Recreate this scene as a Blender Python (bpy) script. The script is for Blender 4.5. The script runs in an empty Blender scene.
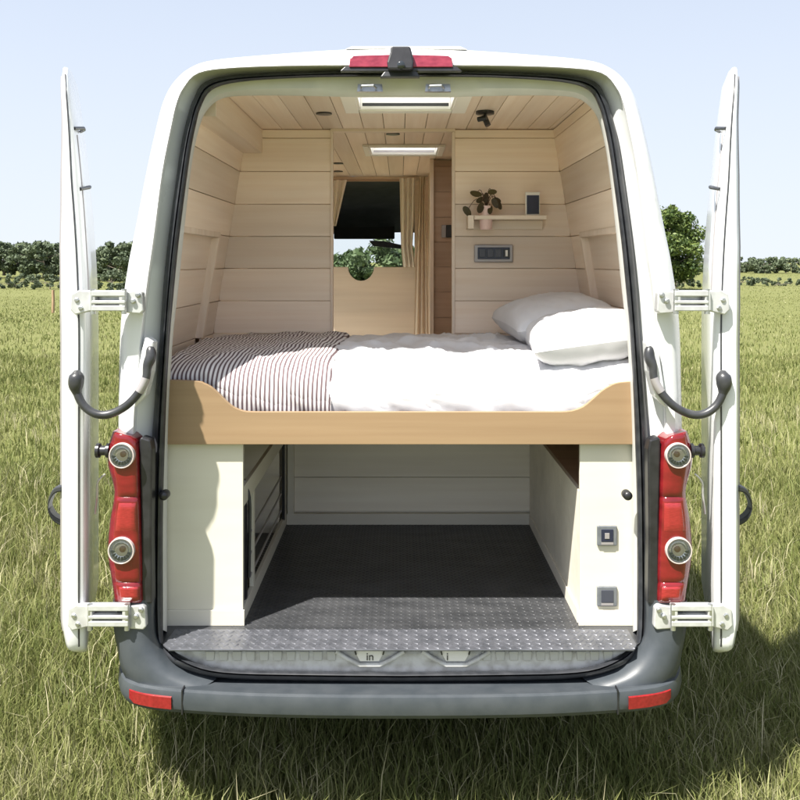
import bpy, math, random
import numpy as np
from mathutils import Vector, noise
random.seed(7); rng = np.random.default_rng(7)
F, CX, HZ, H = 870.0, 400.0, 262.0, 1.95      # photo calibration: focal, principal column, horizon row, eye height
COL = bpy.context.scene.collection

def P(px, py, Y, s=1):
    return Vector(((px-CX)*Y/F*s, Y, H-(py-HZ)*Y/F))
def Yr(z):                                     # rear face of the van: upright, leaning in at the top
    return 2.90 + (0.10*((z-1.9)/0.7)**1.5 if z > 1.9 else 0)
def PB(px, py, off=0.0, s=1):
    Y = 2.9
    for _ in range(5): Y = Yr(H-(py-HZ)*Y/F)+off
    return P(px, py, Y, s)

# ------------------------------------------------------------------ materials
def new_mat(name, base, rough=0.6, metal=0.0, spec=0.5, **kw):
    m = bpy.data.materials.new(name); m.use_nodes = True
    b = m.node_tree.nodes['Principled BSDF']
    b.inputs['Base Color'].default_value = (*base, 1); b.inputs['Roughness'].default_value = rough
    b.inputs['Metallic'].default_value = metal; b.inputs['Specular IOR Level'].default_value = spec
    for k, v in kw.items(): b.inputs[k].default_value = v
    return m
def noisy(name, c1, c2, rough=0.6, scale=(8,8,8), metal=0.0, bump=0.1, bscale=None, detail=6, spec=0.5, lo=0.35, hi=0.65, bdist=0.002, rvar=0.0, **kw):
    m = new_mat(name, c1, rough, metal, spec, **kw); nt = m.node_tree; N = nt.nodes; L = nt.links; b = N['Principled BSDF']
    g = N.new('ShaderNodeNewGeometry'); mp = N.new('ShaderNodeMapping'); mp.inputs['Scale'].default_value = scale
    L.new(g.outputs['Position'], mp.inputs['Vector'])
    t = N.new('ShaderNodeTexNoise'); t.inputs['Scale'].default_value = 1; t.inputs['Detail'].default_value = detail
    L.new(mp.outputs[0], t.inputs['Vector'])
    r = N.new('ShaderNodeValToRGB'); r.color_ramp.elements[0].position = lo; r.color_ramp.elements[1].position = hi
    r.color_ramp.elements[0].color = (*c1, 1); r.color_ramp.elements[1].color = (*c2, 1)
    L.new(t.outputs['Fac'], r.inputs[0]); L.new(r.outputs[0], b.inputs['Base Color'])
    if rvar:
        mr = N.new('ShaderNodeMapRange'); mr.inputs['To Min'].default_value = rough-rvar; mr.inputs['To Max'].default_value = rough+rvar
        L.new(t.outputs['Fac'], mr.inputs[0]); L.new(mr.outputs[0], b.inputs['Roughness'])
    if bump:
        t2 = t
        if bscale:
            t2 = N.new('ShaderNodeTexNoise'); t2.inputs['Scale'].default_value = bscale; t2.inputs['Detail'].default_value = 4
            L.new(g.outputs['Position'], t2.inputs['Vector'])
        bp = N.new('ShaderNodeBump'); bp.inputs['Strength'].default_value = bump; bp.inputs['Distance'].default_value = bdist
        L.new(t2.outputs['Fac'], bp.inputs['Height']); L.new(bp.outputs[0], b.inputs['Normal'])
    return m
def wood(name, c1, c2, axis, rough=0.5, island=0.17):
    """grain stretched along axis (0 x, 1 y, 2 z); each plank a slightly different tone"""
    sc = [38, 38, 38]; sc[axis] = 1.3
    m = noisy(name, c1, c2, rough, tuple(sc), bump=0.12, bdist=0.001, lo=0.3, hi=0.72)
    nt = m.node_tree; N = nt.nodes; L = nt.links; b = N['Principled BSDF']
    src = b.inputs['Base Color'].links[0].from_socket
    g = N.new('ShaderNodeNewGeometry'); mr = N.new('ShaderNodeMapRange')
    mr.inputs['To Min'].default_value = 1-island; mr.inputs['To Max'].default_value = 1+island*0.5
    L.new(g.outputs['Random Per Island'], mr.inputs[0])
    n2 = N.new('ShaderNodeTexNoise'); n2.inputs['Scale'].default_value = 1
    mp = N.new('ShaderNodeMapping'); s2 = [6, 6, 6]; s2[axis] = .7; mp.inputs['Scale'].default_value = s2
    L.new(g.outputs['Position'], mp.inputs[0]); L.new(mp.outputs[0], n2.inputs['Vector'])
    mr2 = N.new('ShaderNodeMapRange'); mr2.inputs['From Min'].default_value = .3; mr2.inputs['From Max'].default_value = .7
    mr2.inputs['To Min'].default_value = .88; mr2.inputs['To Max'].default_value = 1.06
    L.new(n2.outputs['Fac'], mr2.inputs[0])
    mu = N.new('ShaderNodeMath'); mu.operation = 'MULTIPLY'; L.new(mr.outputs[0], mu.inputs[0]); L.new(mr2.outputs[0], mu.inputs[1])
    vm = N.new('ShaderNodeVectorMath'); vm.operation = 'SCALE'; L.new(src, vm.inputs[0]); L.new(mu.outputs[0], vm.inputs['Scale'])
    L.new(vm.outputs[0], b.inputs['Base Color'])
    return m
def island_mat(name, cols, rough=0.6, trans=0.0, nscale=0.6):
    m = new_mat(name, cols[0], rough, spec=0.3); nt = m.node_tree; N = nt.nodes; L = nt.links; b = N['Principled BSDF']
    g = N.new('ShaderNodeNewGeometry')
    n = N.new('ShaderNodeTexNoise'); n.inputs['Scale'].default_value = nscale; n.inputs['Detail'].default_value = 4; L.new(g.outputs['Position'], n.inputs['Vector'])
    a = N.new('ShaderNodeMath'); a.operation = 'MULTIPLY_ADD'; a.inputs[1].default_value = 0.62
    L.new(g.outputs['Random Per Island'], a.inputs[0])
    q = N.new('ShaderNodeMapRange'); q.inputs['From Min'].default_value = .3; q.inputs['From Max'].default_value = .7; q.inputs['To Min'].default_value = 0; q.inputs['To Max'].default_value = .38
    L.new(n.outputs['Fac'], q.inputs[0]); L.new(q.outputs[0], a.inputs[2])
    r = N.new('ShaderNodeValToRGB'); e = r.color_ramp.elements
    for i, c in enumerate(cols):
        x = i/(len(cols)-1)
        if i == 0: e[0].position = 0; e[0].color = (*c, 1)
        elif i == len(cols)-1: e[-1].position = 1; e[-1].color = (*c, 1)
        else: k = e.new(x); k.color = (*c, 1)
    L.new(a.outputs[0], r.inputs[0]); L.new(r.outputs[0], b.inputs['Base Color'])
    if trans:
        out = N['Material Output']; tr = N.new('ShaderNodeBsdfTranslucent'); mx = N.new('ShaderNodeMixShader'); mx.inputs[0].default_value = trans
        L.new(r.outputs[0], tr.inputs[0]); L.new(b.outputs[0], mx.inputs[1]); L.new(tr.outputs[0], mx.inputs[2]); L.new(mx.outputs[0], out.inputs[0])
    return m
M = {}
M['paint'] = noisy('white_paint', (.71,.72,.725), (.67,.68,.68), .28, (3,3,3), bump=0, rvar=.06, **{'Coat Weight':.4})
M['bracket'] = noisy('white_bracket', (.60,.61,.61), (.50,.50,.50), .30, (30,30,30), bump=.05, metal=.35)
M['steel'] = noisy('zinc_steel', (.55,.56,.56), (.40,.41,.41), .35, (40,40,40), metal=.9, bump=.05)
M['bumper'] = noisy('bumper_plastic', (.040,.048,.056), (.056,.064,.072), .44, (14,14,14), bump=.25, bscale=350, bdist=.0006)
M['rubber'] = noisy('black_rubber', (.018,.020,.024), (.035,.037,.042), .38, (25,25,25), bump=.1)
M['grip'] = noisy('grey_rubber', (.026,.027,.030), (.045,.046,.049), .34, (25,25,25), bump=.1)
M['black'] = noisy('black_plastic', (.012,.012,.014), (.025,.025,.028), .32, (20,20,20), bump=0)
M['liner'] = noisy('inner_frame', (.53,.53,.505), (.48,.48,.455), .5, (9,9,9), bump=.1)
M['sill'] = noisy('painted_sill', (.62,.62,.60), (.38,.37,.34), .42, (22,22,22), bump=.1, lo=.42, hi=.7)
M['tread'] = noisy('tread_floor', (.040,.042,.046), (.068,.070,.075), .36, (6,18,6), metal=.25, bump=.15, bscale=90)
M['treadedge'] = noisy('tread_aluminium', (.150,.155,.175), (.10,.105,.12), .36, (20,20,20), metal=.45, bump=.15)
M['plankx'] = wood('birch_planks_across', (.80,.65,.515), (.87,.745,.62), 0)
M['planky'] = wood('birch_planks_along', (.80,.65,.515), (.87,.745,.62), 1)
M['plankz'] = wood('birch_trim_upright', (.80,.65,.515), (.87,.745,.62), 2)
M['brown'] = wood('brown_planks', (.40,.275,.19), (.47,.335,.24), 0)
M['bedwood'] = wood('bed_board_wood', (.285,.188,.103), (.325,.222,.125), 0, .5, .02)
M['cream'] = noisy('cream_cabinet', (.63,.605,.51), (.60,.57,.475), .5, (2,2,14), bump=.04)
M['creamwall'] = wood('pale_back_planks', (.74,.69,.58), (.79,.75,.64), 0, .55, .04)
M['panelbrown'] = wood('partition_ply', (.74,.63,.51), (.79,.69,.57), 0, .5, .02)
M['dark'] = new_mat('dark_trim', (.02,.022,.02), .6)
M['headliner'] = noisy('dark_headliner', (.030,.034,.030), (.045,.05,.045), .8, (9,9,9))
M['white'] = new_mat('white_trim', (.80,.78,.72), .45)
M['silver'] = new_mat('silver_plastic', (.34,.32,.32), .35, .3)
M['switchgrey'] = noisy('switch_grey', (.11,.12,.13), (.15,.16,.17), .35, (30,30,30), bump=0)
M['navy'] = new_mat('navy_face', (.018,.022,.045), .25)
M['bluegrey'] = new_mat('blue_grey_key', (.050,.054,.072), .3)
M['cotton'] = noisy('white_cotton', (.64,.64,.655), (.60,.60,.62), .9, (5,5,5), bump=.25, bscale=260, bdist=.0008, spec=.15)
M['curtain'] = noisy('linen_curtain', (.84,.80,.73), (.78,.73,.65), .9, (60,60,5), bump=.3, spec=.1)
M['drape'] = noisy('beige_drape', (.72,.62,.50), (.65,.54,.43), .9, (60,60,5), bump=.3, spec=.1)
M['pot'] = new_mat('pink_glaze', (.72,.52,.48), .35)
M['potwhite'] = new_mat('pale_soil_cover', (.68,.62,.52), .8)
M['leafdark'] = island_mat('dark_leaves', [(.045,.028,.018),(.06,.05,.02),(.10,.08,.03)], .4)
M['stem'] = new_mat('plant_stem', (.10,.055,.03), .6)
M['bark'] = noisy('bark', (.10,.08,.06), (.20,.17,.13), .9, (6,6,1), bump=.6, bdist=.02)
M['postwood'] = noisy('post_wood', (.30,.19,.11), (.42,.29,.18), .85, (20,20,3), bump=.3)
M['leaf'] = island_mat('tree_leaves', [(.025,.048,.018),(.07,.11,.03),(.13,.175,.045),(.21,.25,.08)], .5, .2, .9)
M['leafdull'] = island_mat('far_leaves', [(.06,.08,.05),(.10,.13,.075),(.155,.185,.10)], .6, .12, .3)
M['leafmid'] = island_mat('bush_leaves', [(.03,.055,.025),(.08,.12,.05),(.16,.21,.11)], .5, .25, .9)
M['glassdark'] = new_mat('tinted_glass', (.02,.025,.03), .04, 0, .8)
M['redlens'] = noisy('red_lens', (.20,.010,.014), (.13,.006,.009), .10, (14,14,30), bump=.10, bscale=260, bdist=.001, **{'Coat Weight':.5})
M['redbright'] = noisy('bright_red_lens', (.32,.024,.026), (.23,.015,.017), .12, (60,60,420), bump=.5, bscale=500, bdist=.001, **{'Coat Weight':.6})
M['redref'] = noisy('red_reflector', (.25,.016,.018), (.19,.011,.013), .2, (90,90,90), bump=.3, bscale=220, bdist=.001)
M['pinklens'] = noisy('pink_red_lens', (.26,.035,.06), (.18,.02,.04), .18, (30,8,60), bump=.2, bscale=120)
M['chrome'] = new_mat('lamp_reflector', (.80,.78,.77), .22, .65)
M['lampglass'] = new_mat('clear_lens', (.80,.80,.80), .08, 0, .5, **{'Transmission Weight':.85, 'IOR':1.2})
M['ring'] = new_mat('ring_pale', (.62,.54,.52), .2, .2)
M['bulb'] = new_mat('bulb_ambery', (.35,.22,.14), .25)
M['wheelrubber'] = new_mat('tyre_rubber', (.02,.02,.02), .8)

def stripes():
    m = new_mat('striped_cotton', (.8,.8,.8), .9, spec=.1); nt = m.node_tree; N = nt.nodes; L = nt.links; b = N['Principled BSDF']
    g = N.new('ShaderNodeNewGeometry'); sx = N.new('ShaderNodeSeparateXYZ'); L.new(g.outputs['Position'], sx.inputs[0])
    n = N.new('ShaderNodeTexNoise'); n.inputs['Scale'].default_value = 5; n.inputs['Detail'].default_value = 1.5; L.new(g.outputs['Position'], n.inputs['Vector'])
    k = N.new('ShaderNodeMath'); k.operation = 'MULTIPLY_ADD'; k.inputs[1].default_value = 0.012; L.new(n.outputs['Fac'], k.inputs[0]); L.new(sx.outputs['X'], k.inputs[2])
    k0 = N.new('ShaderNodeMath'); k0.operation = 'MULTIPLY_ADD'; k0.inputs[1].default_value = -0.05   # weave runs a little skew
    L.new(sx.outputs['Y'], k0.inputs[0]); L.new(k.outputs[0], k0.inputs[2])
    d = N.new('ShaderNodeMath'); d.operation = 'MULTIPLY'; d.inputs[1].default_value = 2*math.pi/0.0155; L.new(k0.outputs[0], d.inputs[0])
    s = N.new('ShaderNodeMath'); s.operation = 'SINE'; L.new(d.outputs[0], s.inputs[0])
    r = N.new('ShaderNodeMapRange'); r.inputs['From Min'].default_value = -.10; r.inputs['From Max'].default_value = .35; L.new(s.outputs[0], r.inputs[0])
    mx = N.new('ShaderNodeMix'); mx.data_type = 'RGBA'; L.new(r.outputs[0], mx.inputs['Factor'])
    mx.inputs['A'].default_value = (.66,.64,.64,1); mx.inputs['B'].default_value = (.135,.098,.105,1)
    L.new(mx.outputs['Result'], b.inputs['Base Color'])
    return m
M['stripes'] = stripes()
def diffuser():
    m = bpy.data.materials.new('opal_acrylic'); m.use_nodes = True; nt = m.node_tree; N = nt.nodes; N.clear()
    o = N.new('ShaderNodeOutputMaterial'); t = N.new('ShaderNodeBsdfTranslucent'); t.inputs[0].default_value = (.92,.93,.95,1)
    d = N.new('ShaderNodeBsdfDiffuse'); d.inputs[0].default_value = (.8,.8,.8,1); mx = N.new('ShaderNodeMixShader'); mx.inputs[0].default_value = .05
    nt.links.new(t.outputs[0], mx.inputs[1]); nt.links.new(d.outputs[0], mx.inputs[2]); nt.links.new(mx.outputs[0], o.inputs[0]); return m
M['opal'] = diffuser()
def clearglass():
    m = bpy.data.materials.new('clear_glass'); m.use_nodes = True; nt = m.node_tree; N = nt.nodes; N.clear()
    o = N.new('ShaderNodeOutputMaterial'); t = N.new('ShaderNodeBsdfTransparent'); t.inputs[0].default_value = (.93,.96,.94,1)
    d = N.new('ShaderNodeBsdfGlossy'); d.inputs['Roughness'].default_value = .02; mx = N.new('ShaderNodeMixShader')
    fr = N.new('ShaderNodeFresnel'); nt.links.new(fr.outputs[0], mx.inputs[0])
    nt.links.new(t.outputs[0], mx.inputs[1]); nt.links.new(d.outputs[0], mx.inputs[2]); nt.links.new(mx.outputs[0], o.inputs[0]); return m
M['glass'] = clearglass()

# ------------------------------------------------------------------ mesh helpers
class MB:
    def __init__(s): s.v = []; s.f = []
    def add(s, vs, fs):
        n = len(s.v); s.v += [Vector(v) for v in vs]; s.f += [tuple(i+n for i in f) for f in fs]; return s
    def box(s, x0, x1, y0, y1, z0, z1):
        return s.add([(x0,y0,z0),(x1,y0,z0),(x1,y1,z0),(x0,y1,z0),(x0,y0,z1),(x1,y0,z1),(x1,y1,z1),(x0,y1,z1)],
                     [(0,3,2,1),(4,5,6,7),(0,1,5,4),(1,2,6,5),(2,3,7,6),(3,0,4,7)])
    def hexa(s, p): return s.add(p, [(0,3,2,1),(4,5,6,7),(0,1,5,4),(1,2,6,5),(2,3,7,6),(3,0,4,7)])
    def prism(s, pts, d):
        """polygon pts extruded by the vector d"""
        n = len(pts); d = Vector(d); a = [Vector(p) for p in pts]
        return s.add(a+[p+d for p in a], [tuple(range(n)), tuple(range(2*n-1, n-1, -1))]+[(i,(i+n),((i+1)%n)+n,(i+1)%n) for i in range(n)])
    def loft(s, loops, closed=False, cap=False):
        n = len(loops[0]); vs = [p for l in loops for p in l]; fs = []
        for i in range(len(loops)-1):
            for j in range(n if closed else n-1):
                k = (j+1) % n; fs.append((i*n+j, i*n+k, (i+1)*n+k, (i+1)*n+j))
        if cap: fs += [tuple(range(n-1,-1,-1)), tuple(range((len(loops)-1)*n, len(loops)*n))]
        return s.add(vs, fs)
    def tube(s, pts, r, n=10, caps=True):
        pts = [Vector(p) for p in pts]; m = len(pts); rs = r if isinstance(r, (list, tuple)) else [r]*m
        loops = []; up = None
        for i, p in enumerate(pts):
            t = (pts[min(i+1, m-1)]-pts[max(i-1, 0)]).normalized()
            if up is None: up = Vector((0,0,1)) if abs(t.z) < .9 else Vector((1,0,0))
            a = t.cross(up).normalized(); b = a.cross(t).normalized(); up = b
            loops.append([p+(a*math.cos(q)+b*math.sin(q))*rs[i] for q in [2*math.pi*k/n for k in range(n)]])
        return s.loft(loops, True, caps)
    def lathe(s, c, prof, axis='z', n=24, cap=True):
        """prof: (radius, height) pairs about an axis through c"""
        c = Vector(c); loops = []
        for r, h in prof:
            l = []
            for k in range(n):
                q = 2*math.pi*k/n; u, w = r*math.cos(q), r*math.sin(q)
                l.append(c+(Vector((u,w,h)) if axis == 'z' else Vector((u,h,w)) if axis == 'y' else Vector((h,u,w))))
            loops.append(l)
        return s.loft(loops, True, cap)
WO = {}
def put(o, parent):
    COL.objects.link(o)
    if parent: o.parent = parent
def obj(name, mb, mat, parent=None, smooth=0, bevel=0, bseg=2, sub=0):
    if isinstance(mb, MB): vs = np.array([tuple(v) for v in mb.v], dtype=float); fs = mb.f
    else: vs, fs = mb
    lo, hi = vs.min(0), vs.max(0); org = np.array([(lo[0]+hi[0])/2, (lo[1]+hi[1])/2, lo[2]])
    me = bpy.data.meshes.new(name); me.from_pydata((vs-org).tolist(), [], fs); me.update()
    me.materials.append(M[mat])
    o = bpy.data.objects.new(name, me)
    po = WO[parent.name] if parent else np.zeros(3)
    o.location = tuple(org-po); put(o, parent); WO[o.name] = org
    if bevel:
        b = o.modifiers.new('bevel', 'BEVEL'); b.width = bevel; b.segments = bseg; b.limit_method = 'ANGLE'; b.angle_limit = math.radians(35); b.harden_normals = False
    if sub:
        b = o.modifiers.new('sub', 'SUBSURF'); b.levels = sub; b.render_levels = sub
    if smooth:
        import bmesh
        bm = bmesh.new(); bm.from_mesh(me); bmesh.ops.recalc_face_normals(bm, faces=bm.faces); bm.to_mesh(me); bm.free()
        me.polygons.foreach_set('use_smooth', [True]*len(me.polygons)); me.set_sharp_from_angle(angle=math.radians(smooth))
    return o
def empty(name, loc, parent=None):
    o = bpy.data.objects.new(name, None); o.empty_display_size = .1
    po = WO[parent.name] if parent else np.zeros(3)
    o.location = tuple(np.array(loc)-po); put(o, parent); WO[o.name] = np.array(loc, dtype=float); return o
def tag(o, label=None, cat=None, group=None, kind=None):
    for k, v in (('label', label), ('category', cat), ('group', group), ('kind', kind)):
        if v: o[k] = v
    return o
def cr(pts, sub):
    """Catmull-Rom through a polyline"""
    pts = [Vector(p) for p in pts]; out = []
    for i in range(len(pts)-1):
        a = pts[max(i-1,0)]; b = pts[i]; c = pts[i+1]; d = pts[min(i+2,len(pts)-1)]
        for k in range(sub):
            t = k/sub; out.append(.5*((2*b)+(c-a)*t+(2*a-5*b+4*c-d)*t*t+(3*b-a-3*c+d)*t**3))
    return out+[pts[-1]]
def fbm(x, y, z=0, o=4): return noise.fractal(Vector((x, y, z)), 1.0, 2.0, o)
def ip(x, tab):
    for (a, b), (c, d) in zip(tab, tab[1:]):
        if x <= c: return b if x <= a else b+(d-b)*(x-a)/(c-a)
    return tab[-1][1]

# ================================================================== SETTING
gm = bpy.data.materials.new('meadow'); gm.use_nodes = True
def ground_mat(m):
    nt = m.node_tree; N = nt.nodes; L = nt.links; b = N['Principled BSDF']; b.inputs['Roughness'].default_value = .95; b.inputs['Specular IOR Level'].default_value = .1
    g = N.new('ShaderNodeNewGeometry')
    def nz(sc, det=5):
        n = N.new('ShaderNodeTexNoise'); n.inputs['Scale'].default_value = sc; n.inputs['Detail'].default_value = det; L.new(g.outputs['Position'], n.inputs['Vector']); return n
    a, c, f = nz(.05), nz(.9), nz(14)
    r = N.new('ShaderNodeValToRGB'); r.color_ramp.elements[0].position = .35; r.color_ramp.elements[1].position = .66
    r.color_ramp.elements[0].color = (.110,.122,.040,1); r.color_ramp.elements[1].color = (.165,.168,.070,1); e = r.color_ramp.elements.new(.5); e.color = (.138,.146,.055,1)
    s = N.new('ShaderNodeMath'); s.operation = 'MULTIPLY_ADD'; s.inputs[1].default_value = .45; L.new(f.outputs['Fac'], s.inputs[0])
    s2 = N.new('ShaderNodeMath'); s2.operation = 'MULTIPLY_ADD'; s2.inputs[1].default_value = .35; L.new(c.outputs['Fac'], s2.inputs[0]); 
    s3 = N.new('ShaderNodeMath'); s3.operation = 'MULTIPLY'; s3.inputs[1].default_value = .2; L.new(a.outputs['Fac'], s3.inputs[0])
    L.new(s3.outputs[0], s2.inputs[2]); L.new(s2.outputs[0], s.inputs[2]); L.new(s.outputs[0], r.inputs[0]); L.new(r.outputs[0], b.inputs['Base Color'])
    bp = N.new('ShaderNodeBump'); bp.inputs['Strength'].default_value = .8; bp.inputs['Distance'].default_value = .05; L.new(f.outputs['Fac'], bp.inputs['Height']); L.new(bp.outputs[0], b.inputs['Normal'])
ground_mat(gm); M['meadow'] = gm
g = MB(); xs = [-2500,-400,-100,-40,-20,-10,-5,0,5,10,20,40,100,400,2500]; ys = [-60,-20,-5,0,3,6,10,15,22,35,60,90,140,200,400,1000,3000]
def gz(x, y):
    d = math.hypot(x, y); return (fbm(x*.03, y*.03)*.5)*min(1, max(0, (d-25)/80)) - .0
g.loft([[Vector((x, y, gz(x, y))) for x in xs] for y in ys])
tag(obj('ground', g, 'meadow', smooth=60), kind='structure')

def blades(n, xr, yr, hmin, hmax, w, keep=lambda x, y: np.ones_like(x, bool), lean=.45, clump=True, pw=1.0):
    x = rng.uniform(*xr, n); y = yr[0]+(yr[1]-yr[0])*rng.uniform(0, 1, n)**pw
    if clump:
        k = n//2; cxs = rng.uniform(*xr, k//9+1); cys = rng.uniform(*yr, k//9+1); j = rng.integers(0, len(cxs), k)
        x[:k] = cxs[j]+rng.normal(0, .035, k); y[:k] = cys[j]+rng.normal(0, .035, k)
    m = keep(x, y); x, y = x[m], y[m]; n = len(x)
    h = rng.uniform(hmin, hmax, n)*rng.uniform(.55, 1.25, n); a = rng.uniform(0, 2*np.pi, n); ln = rng.uniform(.1, lean+.25, n)*h; ww = w*rng.uniform(.6, 1.5, n)
    dx, dy = np.cos(a)*ln, np.sin(a)*ln; fa = rng.uniform(0, np.pi, n); wx, wy = np.cos(fa)*ww/2, np.sin(fa)*ww/2
    z0 = np.zeros(n)-.01
    V = np.stack([np.stack([x-wx,y-wy,z0],1), np.stack([x+wx,y+wy,z0],1),
                  np.stack([x-wx*.8+dx*.35,y-wy*.8+dy*.35,h*.62],1), np.stack([x+wx*.8+dx*.35,y+wy*.8+dy*.35,h*.62],1),
                  np.stack([x+dx,y+dy,h*(1-.25*ln/h)],1)], 1).reshape(-1, 3)
    return V, n
def grass_obj(name, parts, mat):
    V = np.concatenate([p[0] for p in parts]); n = sum(p[1] for p in parts)
    b = np.arange(n)*5
    loops = np.stack([b,b+1,b+3,b+2, b+2,b+3,b+4], 1).reshape(-1).astype(np.int32)
    starts = (np.arange(n)[:,None]*7+np.array([0,4])).reshape(-1).astype(np.int32)
    me = bpy.data.meshes.new(name); me.vertices.add(len(V)); me.vertices.foreach_set('co', V.astype(np.float32).reshape(-1))
    me.loops.add(len(loops)); me.loops.foreach_set('vertex_index', loops); me.polygons.add(len(starts)); me.polygons.foreach_set('loop_start', starts)
    me.update(calc_edges=True); me.validate(); me.materials.append(M[mat]); o = bpy.data.objects.new(name, me); COL.objects.link(o); return o
M['grass'] = island_mat('grass_blades', [(.078,.100,.026),(.130,.158,.042),(.195,.212,.068),(.26,.262,.108),(.38,.36,.21)], .6, .28, 1.2)
M['straw'] = island_mat('straw_stalks', [(.36,.34,.19),(.46,.42,.27),(.28,.29,.13)], .6, .25, 1.2)
wedge = lambda mrg: (lambda x, y: (np.abs(x) < .56*y+mrg) & (np.abs(x) > np.where(y > 4.6, .85, -1)))
go = grass_obj('grass', [
    blades(190000, (-3.2,3.2), (2.7,4.7), .06, .19, .0042, wedge(.5)),
    blades(150000, (-5,5), (4.7,8), .06, .17, .0058, wedge(.4)),
    blades(120000, (-11,11), (7.5,18), .06, .15, .010, wedge(.5), clump=False, pw=1.4),
    blades(130000, (-28,28), (13,48), .06, .13, .019, wedge(1), clump=False, pw=1.5),
    blades(90000, (-80,80), (28,140), .05, .11, .042, wedge(2), clump=False, pw=1.6)], 'grass')
tag(go, 'long yellow green meadow grass all round the van', 'grass', kind='stuff')
so = grass_obj('dry_stalks', [blades(5000, (-3.2,3.2), (2.8,5.2), .15, .27, .0032, wedge(.4), lean=.6),
                              blades(4500, (-6,6), (5.2,11), .15, .26, .006, wedge(.4), lean=.5)], 'straw')
tag(so, 'dry straw coloured stalks standing in the green grass', 'grass stalks', kind='stuff')

def crown(c, r, n, leaf, clumps, flat=.0):
    """leaf-sized faces scattered over many clumps inside an uneven ellipsoid"""
    c = np.array(c, float); r = np.array(r, float); d = rng.normal(size=(clumps, 3)); d /= np.linalg.norm(d, axis=1)[:,None]
    rad = rng.uniform(.35, .92, (clumps, 1))**.6; cc = c+d*r*rad; cc[:,2] += rng.normal(0, .06, clumps)*r[2]
    cr_ = rng.uniform(.16, .34, clumps)*min(r); j = rng.integers(0, clumps, n)
    q = rng.normal(size=(n, 3)); q /= np.linalg.norm(q, axis=1)[:,None]; p = cc[j]+q*(cr_[j]*rng.uniform(.55, 1.08, n))[:,None]*np.array([1,1,.8])
    u = rng.normal(size=(n, 3)); u /= np.linalg.norm(u, axis=1)[:,None]; w = np.cross(u, q+rng.normal(0,.5,(n,3))); w /= np.linalg.norm(w, axis=1)[:,None]
    s = leaf*rng.uniform(.6, 1.4, (n, 1)); V = np.stack([p-u*s, p+w*s*.5, p+u*s, p-w*s*.5], 1).reshape(-1, 3)
    b = np.arange(n)*4; return V, [(i,i+1,i+2,i+3) for i in b.tolist()]
def tree(name, x, y, w, h, n, leaf, clumps, label, cat, group=None, mat='leafdull', base=.12):
    z0 = gz(x, y)-.05
    t = empty(name, (x, y, z0))
    tag(t, label, cat, group)
    m = MB(); th = h*.62; r0 = max(.04, h*.035)
    m.tube([(x,y,z0),(x+.01*h,y,z0+th*.35),(x-.01*h,y,z0+th*.7),(x,y,z0+th)], [r0*1.25,r0,r0*.75,r0*.35], 9)
    for k in range(6):
        a = k*1.05+x; zz = z0+th*(.35+.09*k); m.tube([(x,y,zz),(x+math.cos(a)*w*.18,y+math.sin(a)*w*.18,zz+h*.1),(x+math.cos(a)*w*.36,y+math.sin(a)*w*.36,zz+h*.22)], [r0*.5,r0*.32,r0*.12], 6)
    obj('trunk', m, 'bark', t, smooth=50)
    hc = h*(1-base); V, fs = crown((x, y, z0+h*base+hc/2), (w/2, w/2*.9, hc/2), n, leaf, clumps)
    V[:,2] = np.maximum(V[:,2], z0+.05)
    o = obj('crown', (V, fs), mat, t); return t
def at(px, Y): return (px-CX)*Y/F
# the big round tree seen between body and right door
tree('tree', at(664, 60), 60, 5.4, 5.9, 26000, .13, 130, 'tall round broadleaf tree in the field just right of the van', 'tree', mat='leaf', base=.06)
sp = [  # px, Y, width, height, label
    (44,105,9,4.6,'dark far tree left of the open left door'),
    (58,112,9,4.3,'second far tree left of the left door, over the fence post'),
    (24,110,9,4.2,'far tree near the left edge of the view, left of the fence post'),
    (4,108,9,4.4,'far tree cut by the left edge of the view'),
    (84,118,9,4.2,'far tree mostly behind the left door'),
    (104,95,7,4.0,'far tree filling the left half of the gap between left door and van'),
    (122,92,7,4.3,'far tree against the van in the gap beside the left door'),
    (142,105,9,4.0,'far tree hidden mostly behind the left rear corner of the van'),
    (696,150,12,3.0,'low far tree behind the right door'),
    (722,160,12,2.9,'low far tree behind the outer edge of the right door'),
    (742,158,12,3.1,'low far tree just right of the open right door'),
    (764,150,11,3.0,'low far tree second to the right of the right door'),
    (786,155,12,3.2,'low far tree at the right edge of the view')]
for px, Y, w, h, lb in sp:
    tree('field_tree', at(px, Y), Y, w, h, 6500, .22, 60, lb, 'tree', 'trees along the far edge of the field', base=.03)
for px, Y, w, h, lb in [(50,62,3.0,1.3,'low bush in the field left of the left door'), (112,58,2.6,1.7,'low bush below the trees in the gap beside the left door'),
                        (16,66,3.4,1.3,'low bush in the field near the left edge of the view'), (124,50,1.6,.9,'small dark bush above the upper left door hinge'),
                        (676,66,3.0,1.2,'low bush under the tall round tree'), (738,72,2.6,.9,'low bush right of the right door'), (775,70,3.0,.9,'low bush near the right edge of the view')]:
    tree('field_bush', at(px, Y), Y, w*1.7, h*.85, 3000, .11, 34, lb, 'bush', 'low bushes in the field', base=0)
for px, Y, w, h, lb in [(352,26,2.4,2.35,'green bush ahead of the van, left one seen through the partition opening'), (372,25,2.6,2.75,'taller green bush ahead of the van seen through the middle of the opening'),
                        (396,27,2.4,2.6,'green bush ahead of the van, right one behind the window curtain')]:
    tree('roadside_bush', at(px, Y), Y, w, h, 6500, .085, 46, lb, 'bush', 'bushes ahead of the van', mat='leafmid', base=0)
m = MB(); m.tube([P(53,313,32),P(53.3,300,32),P(53,290,32)], [.055,.055,.05], 9)
tag(obj('fence_post', m, 'postwood', smooth=40), 'short brown wooden fence post in the grass left of the left door', 'fence post')

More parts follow.
